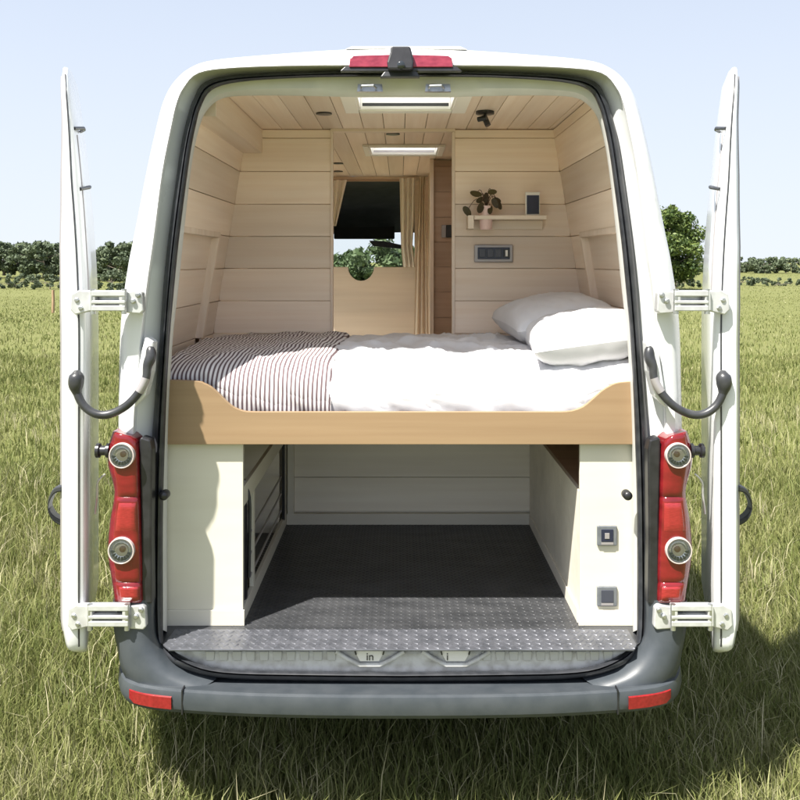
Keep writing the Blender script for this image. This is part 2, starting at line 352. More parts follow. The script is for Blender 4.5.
# ================================================================== THE VAN
van = empty('camper_van', (0, 2.9, 0))
tag(van, 'white camper van seen from behind with both rear doors folded open and a wooden interior', 'camper van')
S_  = [(119,612),(119,520),(118,440),(119,380),(121,320),(128,267),(137,222),(147,170),(157,125),(164,100),(174,82),(190,68),(215,60),(280,54),(340,50),(400,48)]
E_  = [(136,620),(135,520),(134,436),(137,387),(142,335),(148,285),(155,235),(163,172),(172,126),(177,104),(184,88),(199,73),(235,68),(300,66),(350,66),(400,67)]
D_  = [(150,625),(150,520),(152,440),(156,387),(160,335),(163,290),(168,240),(176,180),(182,140),(188,115),(194,98),(205,82),(235,75),(300,72),(350,71),(400,72)]
T_  = [(163,630),(163,520),(165,440),(167,387),(170,335),(174,290),(179,240),(186,185),(191,150),(196,125),(201,107),(212,90),(240,82),(300,78),(350,77),(400,77)]
L_  = [(167,632),(167,520),(168,440),(170,387),(173,335),(178,290),(183,240),(189,185),(194,150),(200,125),(207,110),(222,98),(250,95),(300,95),(350,96),(400,96)]
def full(l2):
    a = [(p[0], p[1]) for p in cr([(x, y, 0) for x, y in l2], 4)]
    return a+[(800-x, y) for x, y in a[-2::-1]]
fS, fE, fD, fT, fL = map(full, (S_, E_, D_, T_, L_))
mixl = lambda a, b, t: [(p[0]+(q[0]-p[0])*t, p[1]+(q[1]-p[1])*t) for p, q in zip(a, b)]
def w(l2, off, ex=0.0):              # ex: extra depth of the rebate, fading out towards the sill
    out = []
    for x, y in l2:
        z = PB(x, y, off).z; out.append(PB(x, y, off+ex*min(1, max(0, (z-.62)/.3))-.035*min(1, max(0, (.66-z)/.06))))
    return out
EX = .05
lS = w(fS, .10); body = MB()
for a in (lS,): a.insert(0, Vector((a[0].x, a[0].y, .70))); a.append(Vector((a[-1].x, a[-1].y, .70)))
rear = [w(fS, .10), w(mixl(fS, fE, .06), .05), w(mixl(fS, fE, .2), .018), w(mixl(fS, fE, .42), .002), w(mixl(fS,fE,.94), 0), w(fE, .006), w(mixl(fE, fD, .12), .03, EX*.3), w(fD, .045, EX)]
body.loft(rear)
# sides and roof, open where the two roof lights sit
prof = [Vector(p) for p in lS]; pr = []
for a, b in zip(prof, prof[1:]):
    pr.append(a)
    for hx in (-.177, .223):
        if min(a.x,b.x) < hx < max(a.x,b.x) and a.z > 2.5: pr.append(a.lerp(b, (hx-a.x)/(b.x-a.x)))
pr.append(prof[-1])
HY = [(3.35,3.66), (4.83,5.19)]
ys = [None, 3.35, 3.66, 4.83, 5.19, 6.35, 7.6]
secs = [[Vector((p.x, p.y if y is None else y, p.z)) for p in pr] for y in ys]; n = len(pr)
vs = [p for s in secs for p in s]; fs = []
for i in range(len(secs)-1):
    for j in range(n-1):
        mx = (pr[j].x+pr[j+1].x)/2
        if pr[j].z > 2.5 and -.177 < mx < .223 and i in (1, 3): continue
        if i == 4 and mx < 0 and 0 < (pr[j].z+pr[j+1].z)/2 < 2.35: continue      # unseen side opening, added to let daylight into the kitchen
        fs.append((i*n+j, i*n+j+1, (i+1)*n+j+1, (i+1)*n+j))
body.add(vs, fs)
# cab: roof drops to the windscreen, bonnet and nose ahead of it
def sec(y, zt, wd, zb=.45):
    out = []
    for p in pr:
        t = (p.z-.70)/(2.71-.70); out.append(Vector((p.x*wd, y, zb+(zt-zb)*t)))
    return out
body.loft([sec(7.6,2.71,1), sec(7.95,2.66,.985), sec(8.25,2.38,.97), sec(8.32,2.26,.96)])
half = [(8.32,2.26,.78),(8.32,1.32,.92),(9.05,1.28,.88)]
for s in (-1, 1):
    body.add([(s*.90,8.32,.45),(s*.92,9.3,.45),(s*.90,9.1,1.22),(s*.93,8.32,1.40)], [(0,1,2,3)])          # front wing
    body.add([(s*.885,8.32,1.40),(s*.90,9.1,1.22),(s*.86,9.0,1.30),(s*.74,8.34,2.24),(s*.80,8.30,2.24)], [(0,1,2,3,4)])
body.loft([[Vector((x,9.0,1.28)) for x in (-.88,0,.88)], [Vector((x,9.45,1.12)) for x in (-.86,0,.86)], [Vector((x,9.72,.85)) for x in (-.84,0,.84)], [Vector((x,9.75,.45)) for x in (-.84,0,.84)]])
for s in (-1,1): body.add([(s*.92,9.3,.45),(s*.84,9.75,.45),(s*.84,9.72,.85),(s*.86,9.45,1.12),(s*.90,9.1,1.22)], [(0,1,2,3,4)])
obj('body_shell', body, 'paint', van, smooth=38)
m = MB(); m.add([(-.86,9.0,1.29),(.86,9.0,1.29),(.74,8.34,2.22),(-.74,8.34,2.22)], [(0,1,2,3)]); obj('windscreen', m, 'glass', van)
# inner metal frame of the opening
m = MB(); far = [Vector((p.x*.985, p.y+.09, p.z-.012)) for p in w(fS, .10)]
m.loft([w(fT, .045, EX), w(mixl(fT, fL, .6), .06, EX), w(fL, .09, EX), w(mixl(fL, fT, -.05), .15)]); m.loft([w(mixl(fL, fT, -.05), .15), far]); obj('door_frame', m, 'liner', van, smooth=40)
# rubber weather seal, one closed ring
Db = [(400,682),(300,681),(222,678),(182,668),(158,648)]; Tb = [(400,672),(300,671),(224,669),(190,660),(169,645)]
def ring(l2):
    a = [(p[0], p[1]) for p in cr([(x, y, 0) for x, y in l2], 4)]; return a+[(800-x, y) for x, y in a[-2:0:-1]]
rD, rT = ring(Db+D_), ring(Tb+T_); m = MB()
m.loft([w(rD, .05, EX), w(rD, .02, EX), w(mixl(rD, rT, .2), .004, EX), w(mixl(rD, rT, .42), .0, EX), w(mixl(rD, rT, .52), .012, EX), w(mixl(rD, rT, .62), -.002, EX), w(mixl(rD, rT, .85), .004, EX), w(rT, .02, EX), w(rT, .05, EX)], closed=True)
obj('weather_seal', m, 'rubber', van, smooth=50)
# dark plastic strip beside each lamp
for s in (1, -1):
    m = MB(); a = [(139,440),(141,437),(150,440),(152,450),(151,540),(152,604),(141,604),(141,520)]
    m.prism([P(x, y, 2.875, s) for x, y in a], (0,.05,0)); obj('lamp_surround', m, 'black', van, bevel=.006)
# bumper swept along a rounded plan path
path = [(0,2.76),(.16,2.761),(.32,2.765),(.50,2.774),(.70,2.796),(.80,2.812),(.86,2.832),(.91,2.868),(.945,2.93),(.965,3.0),(.975,3.12),(.978,3.55)]
def pathY(x): return ip(abs(x), path)
full_path = [Vector((-x,y,0)) for x,y in path[::-1]]+[Vector((x,y,0)) for x,y in path[1:]]
full_path = cr(full_path, 3)
pf = [(-.20,.548),(-.11,.555),(-.014,.570),(-.003,.566),(0,.556),(.002,.530),(-.001,.510),(-.010,.496),(-.05,.488),(-.2,.486)]
loops = []
for i, p in enumerate(full_path):
    t = (full_path[min(i+1,len(full_path)-1)]-full_path[max(i-1,0)]).normalized(); o = Vector((t.y,-t.x,0))
    e = max(0, (abs(p.x)-.7)/.27); loops.append([Vector((p.x+o.x*q, p.y+o.y*q, z+(.006*e if z < .53 else 0)+(.006*e if z>.55 else 0))) for q, z in pf])
m = MB(); m.loft(loops); bump_o = obj('bumper', m, 'bumper', van, smooth=24)
for s in (1, -1):    # bumper horns rising to the lower hinges
    a = [(151,600),(151,625),(156,646),(178,668),(215,680)]; b = [(132,600),(134,626),(140,652),(156,674),(190,689)]; c = [(113,600),(114,630),(118,652),(121,668),(128,682)]
    m = MB(); la = [P(x,y,2.885,s) for x,y in a]; lb = [P(x,y,yy,s) for (x,y),yy in zip(b,(2.868,2.862,2.85,2.84,2.835))]; lc = [P(x,y,yy,s) for (x,y),yy in zip(c,(2.90,2.90,2.895,2.89,2.875))]
    ld = [v+Vector((-.02*s if v.x<0 else -.02*s,.3,0)) for v in lc]
    fr = [cr(q, 4) for q in ([v+Vector((0,.05,0)) for v in la], la, lb, lc, ld)]
    cols = [cr([q[i] for q in fr], 3) for i in range(len(fr[0]))]; m.loft(cols); obj('bumper_corner', m, 'bumper', van, smooth=50)
    m = MB(); m.box(*(sorted((s*-.702, s*-.698))), pathY(.7)-.0035, pathY(.7)+.03, .497, .575); obj('bumper_seam', m, 'black', van)
    # reflector set in the bumper end
    m = MB(); xs2 = [.735+.15*k/8 for k in range(9)]; top = []; bot = []
    rw = []
    for k, x in enumerate(xs2):
        e = max(0,(x-.7)/.27); y = pathY(x)-.0075; z0 = .509+.006*e+(.010 if k == 8 else 0); z1 = .553+.004*e
        rw.append([Vector((-x*s,y+.014,z0)), Vector((-x*s,y,z0+.003)), Vector((-x*s,y-.001,z1-.003)), Vector((-x*s,y+.014,z1))])
    m.loft(rw); m.add(rw[0],[(0,1,2,3)]); m.add(rw[-1],[(0,1,2,3)])
    tag(obj('reflector', m, 'redref', van, smooth=30), 'red reflector in the %s end of the bumper' % ('left' if s == 1 else 'right'))
# tail lamps
for s in (1, -1):
    XLt = [(431,113),(437,111),(446,108.5),(456,107.5),(466,108.3),(474,110.5),(482,113),(492,114.6),(502,113.6),(512,111.6),(522,110),(536,108.6),(550,108),(563,109),(575,111),(588,113.2),(603,115)]
    XRt = [(431,114.5),(437,135),(446,138.3),(470,139.3),(520,140.6),(560,142),(603,143)]
    rows_y = [431.5,433,436,440]+[444+4*k for k in range(13)]+[495.5,497,498.5]+[501+4*k for k in range(20)]+[581,582.5,584]+[587,591,595,599,602,603]
    def lampY(x, y, t):
        edge = (abs(2*t-1))**5*.022; wrap = max(0,(120-x)/13)**2*.030
        g_ = .006*math.exp(-((y-497)/1.6)**2)+.006*math.exp(-((y-582.5)/1.6)**2); e2 = .02*max(0,(436-y)/5)**2+.012*max(0,(y-600)/3)**2
        return 2.852+edge+wrap+g_+e2
    rw_ = []
    for y in rows_y:
        xl, xr = ip(y, XLt), ip(y, XRt); ts_ = [0,.03,.08,.16,.28,.42,.58,.72,.84,.92,.97,1]
        r_ = [P(xl+(xr-xl)*t, y, lampY(xl+(xr-xl)*t, y, t), s) for t in ts_]; rw_.append([r_[0]+Vector((0,.09,0))]+r_+[r_[-1]+Vector((0,.07,0))])
    m = MB(); m.loft(rw_); m.add(rw_[0], [tuple(range(len(rw_[0])))]); m.add(rw_[-1], [tuple(range(len(rw_[-1])))])
    lamp = obj('tail_lamp', m, 'redlens', van, smooth=60); tag(lamp, 'tall red %s tail lamp with two round clear lenses' % ('left' if s == 1 else 'right'))
    for ya, yb, mt in ((503,531,'redbright'), (587,599,'redbright')):
        m = MB(); rr = []
        for k in range(9):
            y = ya+(yb-ya)*k/8; xl, xr = ip(y, XLt), ip(y, XRt); q_ = .0035*min(1, k, 8-k)
            rr.append([P(xl+(xr-xl)*t, y, lampY(xl+(xr-xl)*t, y, t)-q_*(0 if t in (.2,.85) else 1), s) for t in (.2,.24,.35,.5,.65,.8,.85)])
        m.loft(rr); obj('lens_panel', m, mt, lamp, smooth=60)
    for (cx_, cy_, r) in ((121.8,455.5,12.5), (121.3,550.5,13)):
        c = P(cx_, cy_, 2.8455, s); R = r*2.85/F
        m = MB(); m.lathe(c, [(R*1.0,.02),(R*1.02,-.002),(R*1.0,-.006),(R*.93,-.0065),(R*.87,-.004),(R*.86,.003)], 'y', 32); rg = obj('lens_ring', m, 'ring', lamp, smooth=40)
        m = MB(); m.lathe(c, [(R*.88,-.0050),(R*.80,-.0035),(R*.78,-.0005),(R*.64,.0022),(R*.62,-.0005),(R*.44,.0040),(R*.2,.0055),(R*.005,.006)], 'y', 32, False); obj('reflector_bowl', m, 'chrome', lamp, smooth=60)
        m = MB(); m.lathe(c+Vector((.004*s,0,.004)), [(R*.24,.005),(R*.24,-.001),(R*.14,-.0032),(R*.02,-.0035)], 'y', 16); obj('bulb', m, 'bulb', lamp, smooth=50)
        m = MB()
        for k in range(8):
            q = math.radians(190+k*21); u = Vector((math.cos(q)*s,0,math.sin(q))); v2 = Vector((-u.z,0,u.x)); o_ = c+Vector((0,-.0022,0))
            m.prism([o_+u*R*.50-v2*.002, o_+u*R*.80-v2*.0042, o_+u*R*.80+v2*.0042, o_+u*R*.50+v2*.002], (0,.004,0))
        obj('reflector_facets', m, 'switchgrey', lamp)
        m = MB(); m.lathe(c, [(R*.90,-.0062),(R*.6,-.0080),(R*.25,-.0090),(R*.005,-.0092)], 'y', 32, False); obj('clear_lens', m, 'glass', lamp, smooth=60)
# high brake light and rear camera
m = MB(); top = [(350,58),(353,55.5),(388,54.5),(412,54.5),(448,55.5),(452,58),(453,67),(349,67)]
m.prism([PB(x, y, -.018) for x, y in top], (0,.03,0)); obj('brake_light', m, 'pinklens', van, bevel=.003)
m = MB(); m.prism([PB(x, y, -.012) for x, y in ((345,66.5),(457,66.5),(462,71),(340,71))], (0,.03,0)); obj('brake_light_gasket', m, 'black', van, bevel=.002)
cam_h = MB(); cam_h.prism([PB(x, y, -.05) for x, y in ((391,46),(410,46),(412,52),(414,62),(413,69),(388,69),(387,62),(390,52))], (0,.075,0))
ch = obj('reversing_camera', cam_h, 'black', van, bevel=.006); m = MB(); m.lathe(PB(401,65,-.055), [(.013,.012),(.013,-.006),(.009,-.009),(.002,-.010)], 'y', 20); obj('camera_lens', m, 'glassdark', ch, smooth=50)
m = MB(); m.prism([PB(x, y, -.01) for x, y in ((386,69),(416,69),(420,77),(380,77))], (0,.03,0)); obj('latch_pad', m, 'rubber', van, bevel=.004)
m = MB(); m.prism([PB(x, y, .06) for x, y in ((345,49),(352,46),(460,46),(468,49.5),(400,49))], (0,.25,0)); obj('roof_rail', m, 'liner', van, bevel=.004)
# striker loops above the opening
for x0 in (370, 438):
    m = MB(); m.tube([PB(x0-9,88,.05),PB(x0-8,86,.02),PB(x0+3,85.5,.015),PB(x0+6,88,.05)], .004, 8); m.prism([PB(x,y,.062) for x,y in ((x0-12,84),(x0+12,84),(x0+13,91.5),(x0-13,91.5))], (0,.02,0))
    obj('door_striker', m, 'steel', van, smooth=40)
for s in (1, -1):
    m = MB(); m.lathe(P(163.5 if s==1 else 172,496,2.93,s), [(.0155,.03),(.0155,0),(.011,-.006),(.005,-.008)], 'y', 18); obj('rubber_buffer', m, 'black', van, smooth=40)

# ---- sill with pressed recesses
m = MB(); m.box(-.80,.80,2.905,2.95,.560,.652)
sill = obj('door_sill', m, 'sill', van, bevel=.01)
for a0, a1, dx in ((205,338,13.5), (482,612,13.5)):
    x = a0
    while x < a1: m = MB(); m.prism([P(x+i, y, 2.899) for i, y in ((0,651.5),(9.5,651.5),(9,661),(1,661))], (0,.01,0)); obj('sill_rib', m, 'liner', sill, bevel=.003); x += dx
for cx_ in (370, 456):
    m = MB()
    m.tube([P(cx_-34,651,2.898),P(cx_-22,659,2.897),P(cx_-10,665,2.896),P(cx_+10,665,2.896),P(cx_+22,659,2.897),P(cx_+34,651,2.898)], .008, 8)
    obj('sill_pressing', m, 'sill', sill, smooth=50)
    m = MB(); m.prism([P(x, y, 2.894) for x, y in ((cx_-16,650.5),(cx_+15,650.5),(cx_+9,661.5),(cx_-10,661.5))], (0,.01,0)); lp = obj('latch_plate', m, 'white', sill, bevel=.002)
    for q in ((-15,651,-14,655),(14,651,13,655)): m = MB(); m.prism([P(cx_+q[0]-.7,q[1],2.889),P(cx_+q[0]+.7,q[1],2.889),P(cx_+q[2]+.7,q[3],2.889),P(cx_+q[2]-.7,q[3],2.889)], (0,.006,0)); obj('latch_notch', m, 'black', sill)
def text_obj(name, s, px, py, Y, size_px, mat, parent):
    cu = bpy.data.curves.new(name, 'FONT'); cu.body = s; cu.size = size_px*Y/F; cu.extrude = .0008; cu.align_x = 'CENTER'; cu.align_y = 'CENTER'
    t = bpy.data.objects.new(name, cu); p = P(px, py, Y); COL.objects.link(t); t.rotation_euler = (math.pi/2,0,0)
    dg = bpy.context.evaluated_depsgraph_get(); me = bpy.data.meshes.new_from_object(t.evaluated_get(dg)); bpy.data.objects.remove(t)
    me.materials.clear(); me.materials.append(M[mat]); o = bpy.data.objects.new(name, me); o.rotation_euler = (math.pi/2,0,0)
    o.location = tuple(np.array(p)-WO[parent.name]); put(o, parent); WO[o.name] = np.array(p); return o
text_obj('sill_lettering', 'in', 370, 657, 2.8925, 11, 'black', sill)
text_obj('sill_lettering', 'i', 447.5, 657, 2.8925, 11, 'black', sill)

# ---- rear doors folded right round on their hinges
PHI = math.radians(16)
def door_pt(s, u, d, z):           # u from hinge to free edge, d from outer skin to inner face
    x0 = -1.038; x = x0-math.sin(PHI)*u-math.cos(PHI)*d; y = 2.875+math.cos(PHI)*u-math.sin(PHI)*d
    return Vector((x*s, y, z))
lean = lambda z: (.078*((z-1.65)/1.0)**1.8 if z > 1.65 else 0)
uL = lambda z: ip(z, [(.64,.05),(.665,.01),(.70,0),(1.5,0),(1.8,.02),(2.25,.07),(2.45,.10),(2.55,.13),(2.60,.17),(2.64,.24),(2.665,.42)])
tk = lambda z: ip(z, [(.64,.035),(.66,.06),(.70,.068),(.76,.076),(1.8,.078),(2.0,.072),(2.25,.052),(2.45,.030),(2.55,.024),(2.665,.016)])
def make_door(s):
    side = 'left' if s == 1 else 'right'
    e = empty('rear_door', tuple(door_pt(s, .2, .04, .64)), van)
    tag(e, '%s rear door folded back along the van side' % side)
    zs = [.64,.647,.655,.67,.69,.72,.76]+[.85+.08*k for k in range(10)]+[1.62+.02*k for k in range(50)]+[2.61,2.62,2.63,2.64,2.65,2.658,2.665]
    m = MB(); loops = []
    for z in zs:
        a, t, b = uL(z), tk(z), .76; c = lean(z); i = min(.012, t*.3); j = min(.02, t*.4)
        loops.append([door_pt(s,u,d+c,z) for u,d in ((a,i),(a+.004,i*.4),(a+.012,0),(b-.02,0),(b,i),(b,t-j),(b-.03,t),(a+.025,t),(a+.006,t-j*.4),(a,t-j))])
    m.loft(loops, True, True); obj('door_panel', m, 'paint', e, smooth=35)
    m = MB(); zz = [.68+.04*k for k in range(49)]; m.tube([door_pt(s, uL(z)-.001, lean(z)+min(.022,tk(z)*.4), z) for z in zz], .0028, 8); obj('edge_seal', m, 'grip', e, smooth=60)
    m = MB(); zz = [.72+.04*k for k in range(48)]; m.tube([door_pt(s, uL(z)+.055, lean(z)+tk(z)+.001, z) for z in zz], .007, 8); obj('inner_seal', m, 'silver', e, smooth=60)
    m = MB(); zz = [1.80+.04*k for k in range(16)]; m.tube([door_pt(s, uL(z)+.14, lean(z)-.001, z) for z in zz], .003, 6); obj('window_seam', m, 'silver', e, smooth=60)
    for zc in (2.21, 2.42): m = MB(); m.tube([door_pt(s,uL(zc)+.03,lean(zc)-.002,zc-.012),door_pt(s,uL(zc)+.10,lean(zc)-.028,zc),door_pt(s,uL(zc)+.22,lean(zc)-.022,zc+.012),door_pt(s,uL(zc)+.30,lean(zc)-.004,zc+.016)], .006, 8); obj('window_clip', m, 'grip', e, smooth=50)
    # strap handle on the inner face
    q = [(66,487),(57,489),(52,496),(50,505),(53,514),(60,520),(74,525)]; m = MB(); c = cr([P(x,y,2.90+.012*k,s) for k,(x,y) in enumerate(q)], 4)
    m.loft([[p+Vector((0,dy,dz)) for dy,dz in ((-.02,.010),(.02,.010),(.02,-.010),(-.02,-.010))] for p in c], True, True); obj('door_handle', m, 'rubber', e, smooth=40, bevel=.004)
    # hinges: body plate, slotted arm, door plate
    for y0, y1, xb, xd, slots in ((290,314,143,71,1), (605,630,146,68,1)):
        h = empty('door_hinge', tuple(P((xb+xd)/2, y1, 2.85, s)), e); Yh = 2.855
        m = MB(); a = [(xb-22,y0+2),(xb-4,y0),(xb-1,y0+3),(xb,y1-3),(xb-3,y1),(xb-16,y1-1),(xb-24,y1-6)]
        m.prism([P(x,y,Yh,s) for x,y in a], (0,.035,0)); obj('body_plate', m, 'bracket', h, bevel=.004)
        m = MB(); a = [(xd,y0+4),(xd+8,y0),(xd+24,y0+1),(xd+26,y1-8),(xd+20,y1-3),(xd+4,y1+1),(xd-1,y1-4)]
        m.prism([P(x,y,Yh-.005,s) for x,y in a], (0,.03,0)); obj('door_plate', m, 'bracket', h, bevel=.004)
        m = MB(); yy = [y0+.5, (y0+y1)/2-1.6, y1-8.5]
        for k, hgt in enumerate((6.0,3.6,5.6)): m.prism([P(x,y,Yh-.022,s) for x,y in ((xd+20,yy[k]),(xb-18,yy[k]),(xb-18,yy[k]+hgt),(xd+20,yy[k]+hgt))], (0,.03,0))
        for xx in (xd+18, xb-24): m.prism([P(x,y,Yh-.020,s) for x,y in ((xx,y0+1),(xx+6,y0+1),(xx+6,y1-3),(xx,y1-3))], (0,.026,0))
        obj('hinge_arm', m, 'bracket', h, bevel=.003)
        m = MB(); m.prism([P(x,y,Yh+.012,s) for x,y in ((xd+24,y0+4),(xb-24,y0+4),(xb-24,y1-5),(xd+24,y1-5))], (0,.012,0)); obj('hinge_core', m, 'steel', h)
        for xx in (xd+22, xb-19): m = MB(); m.tube([P(xx,y0-1,Yh-.012,s),P(xx,y1,Yh-.012,s)], .009, 12); obj('hinge_pin', m, 'steel', h, smooth=40)
        for (bx, by) in ((xb-10,(y0+y1)/2-1),(xb-5,y0+5),(xd+6,(y0+y1)/2-2),(xd+10,y1-6)): m = MB(); m.lathe(P(bx,by,Yh-.004,s), [(.0085,.006),(.0085,-.004),(.006,-.006),(.001,-.0062)], 'y', 6 if bx < 100 else 12); obj('bolt', m, 'steel', h, smooth=30)
    # check strap
    q = [(150,346,2.885),(151,356,2.880),(147.5,366,2.873),(146,378,2.868),(139,392,2.862),(126,406,2.858),(110,414,2.855),(96,414,2.852),(84,406,2.852),(77.5,394,2.852),(76,384,2.853),(77,374,2.855)]
    st = empty('check_strap', tuple(P(112,414,2.82,s)), e)
    c = cr([P(x,y,Y,s) for x,y,Y in q], 4); m = MB(); m.tube(c[8:], .0135, 12); obj('strap_tube', m, 'grip', st, smooth=60)
    m = MB(); m.prism([P(x,y,2.878,s) for x,y in ((145,337),(153,342),(151,372),(145,396),(134,408),(136,384),(141,352))], (0,.06,0)); obj('strap_gap_filler', m, 'paint', st, bevel=.006)  # added filler, blocks sunlight slipping between strap and body edge
    m = MB(); m.tube(c[:13], [.007,.012,.016,.0175,.018,.0185,.018,.017,.0155,.0145,.014,.0135,.013], 12); obj('strap_end', m, 'grip', st, smooth=60)
    m = MB(); m.tube(c[12:17], .0145, 12); obj('strap_sleeve', m, 'silver', st, smooth=60)
    k = len(c); m = MB(); m.tube(c[-9:]+[c[-1]+Vector((0,0,.012))], [.0135,.016,.020,.023,.0245,.025,.025,.0235,.019,.008], 12); obj('strap_end', m, 'grip', st, smooth=60)
    m = MB(); m.lathe(P(103.5,450.5,2.90,s), [(.024,-.022),(.024,-.012),(.016,-.008),(.016,.008),(.024,.012),(.024,.022)], 'x', 16); m.box(*sorted((P(95,0,2.9,s).x,P(108,0,2.9,s).x)), 2.895, 2.91, P(0,454,2.9).z, P(0,447,2.9).z)
    obj('door_buffer', m, 'black', e, smooth=40)
    m = MB(); m.tube(cr([P(105,474,2.93,s),P(98,482,2.93,s),P(97,496,2.94,s),P(95,514,2.95,s)], 4), .0035, 6); obj('hook_wire', m, 'bracket', e, smooth=60)
make_door(1); make_door(-1)

# ---- floor
FZ = .673
m = MB(); m.box(-.88,.88,2.915,4.27,.650,FZ); fl = obj('floor', m, 'tread', van)
m = MB(); m.box(-.90,.90,4.285,8.2,.650,FZ); obj('kitchen_floor', m, 'creamwall', van)  # unseen floor, made pale to bounce daylight up into the kitchen
def lozenges(x0, x1, y0, y1, pit, ln, wd, h, z):
    m = MB(); r = 0; y = y0
    while y < y1:
        x = x0+(pit/2 if r % 2 else 0); a = math.radians(45 if r % 2 else -45)
        while x < x1:
            u = Vector((math.cos(a),math.sin(a),0)); v = Vector((-u.y,u.x,0)); c = Vector((x,y,z))
            m.add([c-u*ln, c-v*wd, c+u*ln, c+v*wd, c-u*ln*.5+Vector((0,0,h)), c+u*ln*.5+Vector((0,0,h))], [(0,1,4),(1,2,5),(1,5,4),(2,3,5),(3,0,4),(3,4,5)])
            x += pit
        y += pit*.5; r += 1
    return m
obj('tread_pattern', lozenges(-.60,.66,3.035,4.24,.030,.0105,.0035,.0022,FZ), 'tread', fl, smooth=80)
m = MB(); pl = [(-.76,2.862),(.77,2.862),(.79,2.90),(.79,3.02),(-.78,3.02),(-.79,2.90)]
m.prism([(x,y,FZ-.004) for x,y in pl], (0,0,.007)); ts = obj('tread_step', m, 'treadedge', van, bevel=.002)
obj('tread_pattern', lozenges(-.765,.78,2.875,3.015,.034,.0125,.0045,.0028,FZ+.003), 'treadedge', ts, smooth=80)

# ---- lined walls and ceiling
wx = lambda z: .912-.165*max(0, z-1.6)
GZ = [2.597,2.555,2.392,2.232,2.075,1.918,1.760,1.600,1.44,1.28,1.12,.96,.80,.68]; gp = .0016
for s in (-1, 1):
    m = MB()
    def wallplank(z1, z0, y0, y1, rec=0, t=.012):
        a, b = (wx(z0)+rec), (wx(z1)+rec); m.hexa([Vector(v) for v in ((s*a,y0,z0),(s*(a+t),y0,z0),(s*(a+t),y1,z0),(s*a,y1,z0),(s*b,y0,z1),(s*(b+t),y0,z1),(s*(b+t),y1,z1),(s*b,y1,z1))])
    for z1, z0 in zip(GZ, GZ[1:]):
        z1 -= gp; z0 += gp
        if z1 > 2.1: wallplank(z1, z0, 3.17 if z1 > 2.3 else 3.10, 4.249)
        else:
            wallplank(z1, z0, 4.0, 4.249); wallplank(z1, z0, 3.05, 3.998, .028)
        if s == -1 and z1 < 2.3: wallplank(z1, z0, 4.28, 5.2); wallplank(z1, z0, 6.34, 6.6)
        else: wallplank(z1, z0, 4.28, 6.6)
    o = obj('wall_lining', m, 'planky', van, bevel=.0012, bseg=1)
    m = MB()
    a, b = wx(.7)+.044, wx(2.6)+.014; c_ = wx(1.6)+.044; zz_ = [(.68,c_),(.9,c_),(1.6,c_),(2.28,wx(2.28)+.03),(2.6,b)]
    for (za,xa_),(zb_,xb_) in zip(zz_, zz_[1:]):
        for ya,yb_ in ((3.18,5.2),(5.2,6.34),(6.34,6.6)):
            if s == -1 and ya == 5.2 and za < 2.2: continue
            m.add([(s*xa_,ya,za),(s*xa_,yb_,za),(s*xb_,yb_,zb_),(s*xb_,ya,zb_)], [(0,1,2,3)])
    obj('wall_backing', m, 'plankz', van)
    m = MB(); zc = 2.075
    m.hexa([Vector(v) for v in ((s*(wx(zc)-.006),3.05,zc-.012),(s*(wx(zc)+.03),3.05,zc-.012),(s*(wx(zc)+.03),4.02,zc-.012),(s*(wx(zc)-.006),4.02,zc-.012),(s*(wx(zc)-.006),3.05,zc+.012),(s*(wx(zc)+.03),3.05,zc+.012),(s*(wx(zc)+.03),4.02,zc+.012),(s*(wx(zc)-.006),4.02,zc+.012))])
    z0, z1 = 1.6, 2.062
    m.hexa([Vector(v) for v in ((s*(wx(z0)-.006),3.99,z0),(s*(wx(z0)+.043),3.99,z0),(s*(wx(z0)+.043),4.02,z0),(s*(wx(z0)-.006),4.02,z0),(s*(wx(z1)-.006),3.99,z1),(s*(wx(z1)+.043),3.99,z1),(s*(wx(z1)+.043),4.02,z1),(s*(wx(z1)-.006),4.02,z1))])
    obj('recess_trim', m, 'plankz', van, bevel=.002)
# bed-end wall either side of the doorway
def plank_wall(name, xa, xb, mat='plankx', Y=4.25, zt=2.597):
    m = MB()
    for z1, z0 in zip(GZ, GZ[1:]):
        if z0 < 1.3: break
        zm = (z0+z1)/2; lim = wx(zm)+.01; a = max(xa, -lim); b = min(xb, lim); m.box(a, b, Y, Y+.012, z0+gp, z1-gp)
    m.box(max(xa,-.745), min(xb,.745), Y+.0125, Y+.028, 1.3, zt); return obj(name, m, mat, van, bevel=.0012, bseg=1)
plank_wall('bulkhead_planks', -1, -.339); plank_wall('bulkhead_planks', .268, 1)
m = MB(); m.box(-.339,-.327,4.243,4.285,1.3,2.584); obj('doorway_trim', m, 'plankz', van, bevel=.001)
m = MB(); m.box(.254,.268,4.243,4.285,1.3,2.584); obj('doorway_trim', m, 'plankz', van, bevel=.001)
m = MB(); m.box(-.339,.268,4.238,4.285,2.585,2.600); obj('doorway_trim', m, 'plankx', van, bevel=.001)
